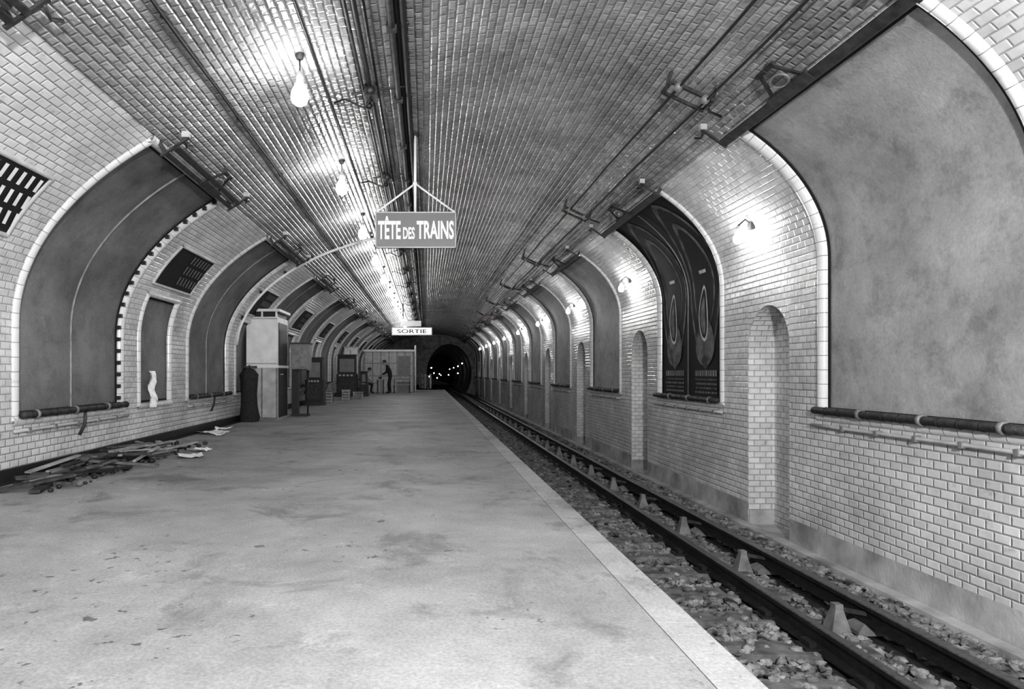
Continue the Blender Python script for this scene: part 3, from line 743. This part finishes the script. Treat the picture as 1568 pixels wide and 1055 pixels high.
# ------------------------------------------------------------------ people
def skin_mesh(verts, edges, radii, sub=1):
    me=bpy.data.meshes.new("sk"); me.from_pydata([tuple(v) for v in verts],edges,[]); ob=bpy.data.objects.new("sk",me); sc.collection.objects.link(ob)
    ob.modifiers.new("s",'SKIN')
    for i,r in enumerate(radii):
        sv=me.skin_vertices[0].data[i]; sv.radius=(r,r) if not isinstance(r,tuple) else r; sv.use_root=(i==0)
    m=ob.modifiers.new("u",'SUBSURF'); m.levels=sub; m.render_levels=sub
    dg=bpy.context.evaluated_depsgraph_get(); ev=ob.evaluated_get(dg); m2=ev.to_mesh()
    vs=[v.co.copy() for v in m2.vertices]; fs=[tuple(p.vertices) for p in m2.polygons]; ev.to_mesh_clear()
    bpy.data.objects.remove(ob); bpy.data.meshes.remove(me); return vs,fs
def person(name, J, loc, yaw, top, bottom):
    root=bpy.data.objects.new(name,None); sc.collection.objects.link(root); root.location=loc; root.rotation_euler=(0,0,yaw)
    names=['pelvis','spine','chest','neck','headb','shL','elL','wrL','shR','elR','wrR','hipL','knL','anL','toL','hipR','knR','anR','toR']
    ed=[('pelvis','spine'),('spine','chest'),('chest','neck'),('neck','headb'),('chest','shL'),('shL','elL'),('elL','wrL'),('chest','shR'),('shR','elR'),('elR','wrR'),
        ('pelvis','hipL'),('hipL','knL'),('knL','anL'),('anL','toL'),('pelvis','hipR'),('hipR','knR'),('knR','anR'),('anR','toR')]
    R=dict(pelvis=.15,spine=.13,chest=.155,neck=.06,headb=.055,shL=.075,elL=.05,wrL=.033,shR=.075,elR=.05,wrR=.033,hipL=.1,knL=.065,anL=.048,toL=.04,hipR=.1,knR=.065,anR=.048,toR=.04)
    vs,fs=skin_mesh([J[n] for n in names],[(names.index(a),names.index(b)) for a,b in ed],[R[n] for n in names],2)
    segs=[(Vector(J[a]),Vector(J[b]),a,b) for a,b in ed]
    mb=MB(); groups={}
    for f in fs:
        c=sum((vs[i] for i in f),Vector())/len(f); best=None
        for (p,q,a,b) in segs:
            t=max(0,min(1,(c-p).dot(q-p)/(q-p).length_squared)); d=(c-(p+(q-p)*t)).length
            if best is None or d<best[0]: best=(d,a,b,t)
        a,b,t=best[1],best[2],best[3]
        if b in('headb',) : m=M_skin
        elif b in('toL','toR'): m=M_black
        elif b in('hipL','hipR','knL','knR','anL','anR') or (a=='pelvis' and t<0.2): m=bottom
        else: m=top
        groups.setdefault(m.name,(m,[]))[1].append(f)
    first=True
    for m,ff in groups.values():
        if first: mb.add(vs,ff,m,smooth=True); first=False
        else:
            o=mb.mi(m)
            for f in ff: mb.f.append(list(f)); mb.m.append(o); mb.sm.append(True)
    mb.build("body",root)
    hb=Vector(J['headb']); fd=Vector(J['face']).normalized(); side=Vector((0,0,1)).cross(fd).normalized(); up=fd.cross(side)
    hc=hb+up*0.10+fd*0.01
    def L(x,y,z): return hc+fd*x+side*y+up*z
    mb=MB(); vv=[];ff=[];nu,nv=16,12
    for j in range(nv+1):
        th=math.pi*j/nv
        for i in range(nu):
            ph=2*math.pi*i/nu; x=.095*math.sin(th)*math.cos(ph); y=.073*math.sin(th)*math.sin(ph); z=.118*math.cos(th)
            if z<0: y*=1+z*2.4; x*=1+z*0.6
            vv.append(L(x,y,z))
    for j in range(nv):
        for i in range(nu): ff.append((j*nu+i,(j+1)*nu+i,(j+1)*nu+(i+1)%nu,j*nu+(i+1)%nu))
    mb.add(vv,ff,M_skin,smooth=True)
    mb.tube([L(.09,0,.01),L(.112,0,-.03),L(.09,0,-.042)],.012,M_skin,6,rad=[.008,.014,.01])
    for s_ in(-1,1):
        mb.ball(L(.083,s_*.03,.008),.011,M_black,nu=6,nv=5); mb.ball(L(-.005,s_*.074,-.01),.022,M_skin,(.8,.35,1.2),8,6)
    mb.tube([L(.082,-.022,-.066),L(.088,0,-.066),L(.082,.022,-.066)],.006,M_iron,5)
    vv=[];ff=[]
    for j in range(8):
        th=math.pi*0.62*j/7
        for i in range(nu):
            ph=2*math.pi*i/nu; front=max(0,math.cos(ph)); t2=th*(1-0.42*front)
            vv.append(L(.102*math.sin(t2)*math.cos(ph)-.004,.08*math.sin(t2)*math.sin(ph),.126*math.cos(t2)))
    for j in range(7):
        for i in range(nu): ff.append((j*nu+i,(j+1)*nu+i,(j+1)*nu+(i+1)%nu,j*nu+(i+1)%nu))
    mb.add(vv,ff,M_hair,smooth=True); mb.build("head",root)
    for s_ in 'LR':
        e=Vector(J['el'+s_]); w_=Vector(J['wr'+s_]); d=(w_-e).normalized(); lat=d.cross(Vector((0,1,0) if abs(d.y)<.8 else (1,0,0))).normalized(); nn_=lat.cross(d)
        mb=MB(); mb.tube([w_-d*.01,w_+d*.03,w_+d*.07,w_+d*.09],.03,M_skin,8,rad=[.026,.034,.036,.03])
        for q,ln in zip((-.027,-.009,.009,.027),(.065,.075,.07,.055)):
            b=w_+d*.085+lat*q; mb.tube([b,b+d*ln*.5+nn_*.008,b+d*ln*.8+nn_*.028,b+d*ln*.9+nn_*.042],.008,M_skin,6,rad=[.009,.0085,.008,.006])
        b=w_+d*.025-lat*.028; mb.tube([b,b-lat*.025+d*.03,b-lat*.03+d*.055+nn_*.012],.01,M_skin,6,rad=[.012,.01,.008])
        mb.build("hand_"+s_,root)
J1=dict(pelvis=(0,0,.93),spine=(.03,0,1.1),chest=(.12,0,1.33),neck=(.2,0,1.48),headb=(.235,0,1.53),face=(1,0,-.5),
 shL=(.13,.19,1.38),elL=(.2,.25,1.1),wrL=(.42,.17,1.0),shR=(.13,-.19,1.38),elR=(.18,-.25,1.1),wrR=(.38,-.15,.98),
 hipL=(0,.1,.88),knL=(.03,.13,.48),anL=(-.03,.14,.09),toL=(.14,.17,.045),hipR=(0,-.1,.88),knR=(.1,-.12,.48),anR=(.08,-.13,.09),toR=(.25,-.15,.045))
person("standing_man",J1,(-1.82,35.0,0),math.pi,M_cloth,M_cloth)
J2=dict(pelvis=(0,0,.55),spine=(.05,0,.72),chest=(.13,0,.95),neck=(.2,0,1.09),headb=(.23,0,1.14),face=(1,0,-.3),
 shL=(.14,.18,1.0),elL=(.22,.24,.75),wrL=(.42,.12,.6),shR=(.14,-.18,1.0),elR=(.22,-.24,.75),wrR=(.42,-.12,.6),
 hipL=(.03,.1,.53),knL=(.40,.15,.50),anL=(.36,.15,.09),toL=(.53,.18,.045),hipR=(.03,-.1,.53),knR=(.40,-.13,.50),anR=(.3,-.14,.09),toR=(.47,-.16,.045))
person("seated_man",J2,(-3.15,35.0,0),0.2,M_clothl,M_cloth)
mb=MB(); mb.box2((-3.33,34.85,0.37),(-2.98,35.2,0.41),M_wood)
for x in (-3.30,-3.01):
    for y in (34.88,35.17): mb.tube([(x,y,0),(x,y,0.37)],0.018,M_wood,6)
mb.build("wooden_stool")

# ------------------------------------------------------------------ debris, papers
mb=MB()
for i in range(60):
    x=random.uniform(-3.95,-3.4); y=random.uniform(6.3,9.7); ln=random.uniform(0.15,0.85); a=random.gauss(1.45,0.55)
    if i>46: a=random.uniform(0,3)
    z=random.uniform(0.015,0.15); tl=random.uniform(-.12,.12)
    d=Vector((math.cos(a)*ln/2,math.sin(a)*ln/2,tl*ln/2))
    if x-abs(d.x)<-4.05: x=-4.05+abs(d.x)
    z=max(z,0.012+abs(d.z)); 
    mb.beam(Vector((x,y,z))-d,Vector((x,y,z))+d,random.uniform(.03,.1),random.uniform(.012,.03),random.choice([M_wood,M_wood,M_iron,M_black,M_cement]))
for i in range(110):
    r=random.uniform(.015,.045); mb.ball((random.uniform(-4.0,-3.3),random.uniform(6.2,10.5),r*0.7),r,random.choice([M_wood,M_iron,M_black]),(1,random.uniform(.6,1.4),.7),6,4)
mb.build("debris_pile")
def paper(x,y,sx,sy,rot,z=0.0):
    mb=MB(); vs=[];fs=[];n=6
    for j in range(n+1):
        for i in range(n+1):
            u=(i/n-.5)*sx; v=(j/n-.5)*sy; zz=0.006+abs(random.gauss(0,.012))+0.05*max(0,abs(i/n-.5)-.25)*2
            vs.append((x+u*math.cos(rot)-v*math.sin(rot),y+u*math.sin(rot)+v*math.cos(rot),z+zz))
    for j in range(n):
        for i in range(n): q=j*(n+1)+i; fs.append((q,q+1,q+n+2,q+n+1))
    mb.add(vs,fs,M_paper); mb.build("paper_sheet")
paper(-3.05,8.85,.3,.35,.4); paper(-3.85,12.3,.45,.5,.8); paper(-3.15,9.5,.2,.3,1.2); paper(-3.6,11.9,.2,.25,.2); paper(-3.9,13.2,.3,.3,.1)
mb=MB(); vs=[];fs=[];n=10
for j in range(n+1):
    for i in range(5):
        wv=0.1*(1-0.3*math.sin(j*1.3))+0.004*j; vs.append((XL+0.04+0.03*math.sin(i*1.7+j)+0.004*j,10.35+(i/4-.5)*wv*2+0.04*math.sin(j*.6),1.12-j*0.055))
for j in range(n):
    for i in range(4): q=j*5+i; fs.append((q,q+1,q+6,q+5))
mb.add(vs,fs,M_paper); mb.build("torn_poster")

# ------------------------------------------------------------------ camera
cd=bpy.data.cameras.new("camera"); cam=bpy.data.objects.new("camera",cd); sc.collection.objects.link(cam)
cam.location=(0,0,H); cam.rotation_euler=(math.pi/2,0,0); cd.sensor_width=36; cd.lens=24.0
cd.shift_x=(784-652)/1568; cd.shift_y=(570-527.5)/1568; cd.clip_end=300
sc.camera=cam
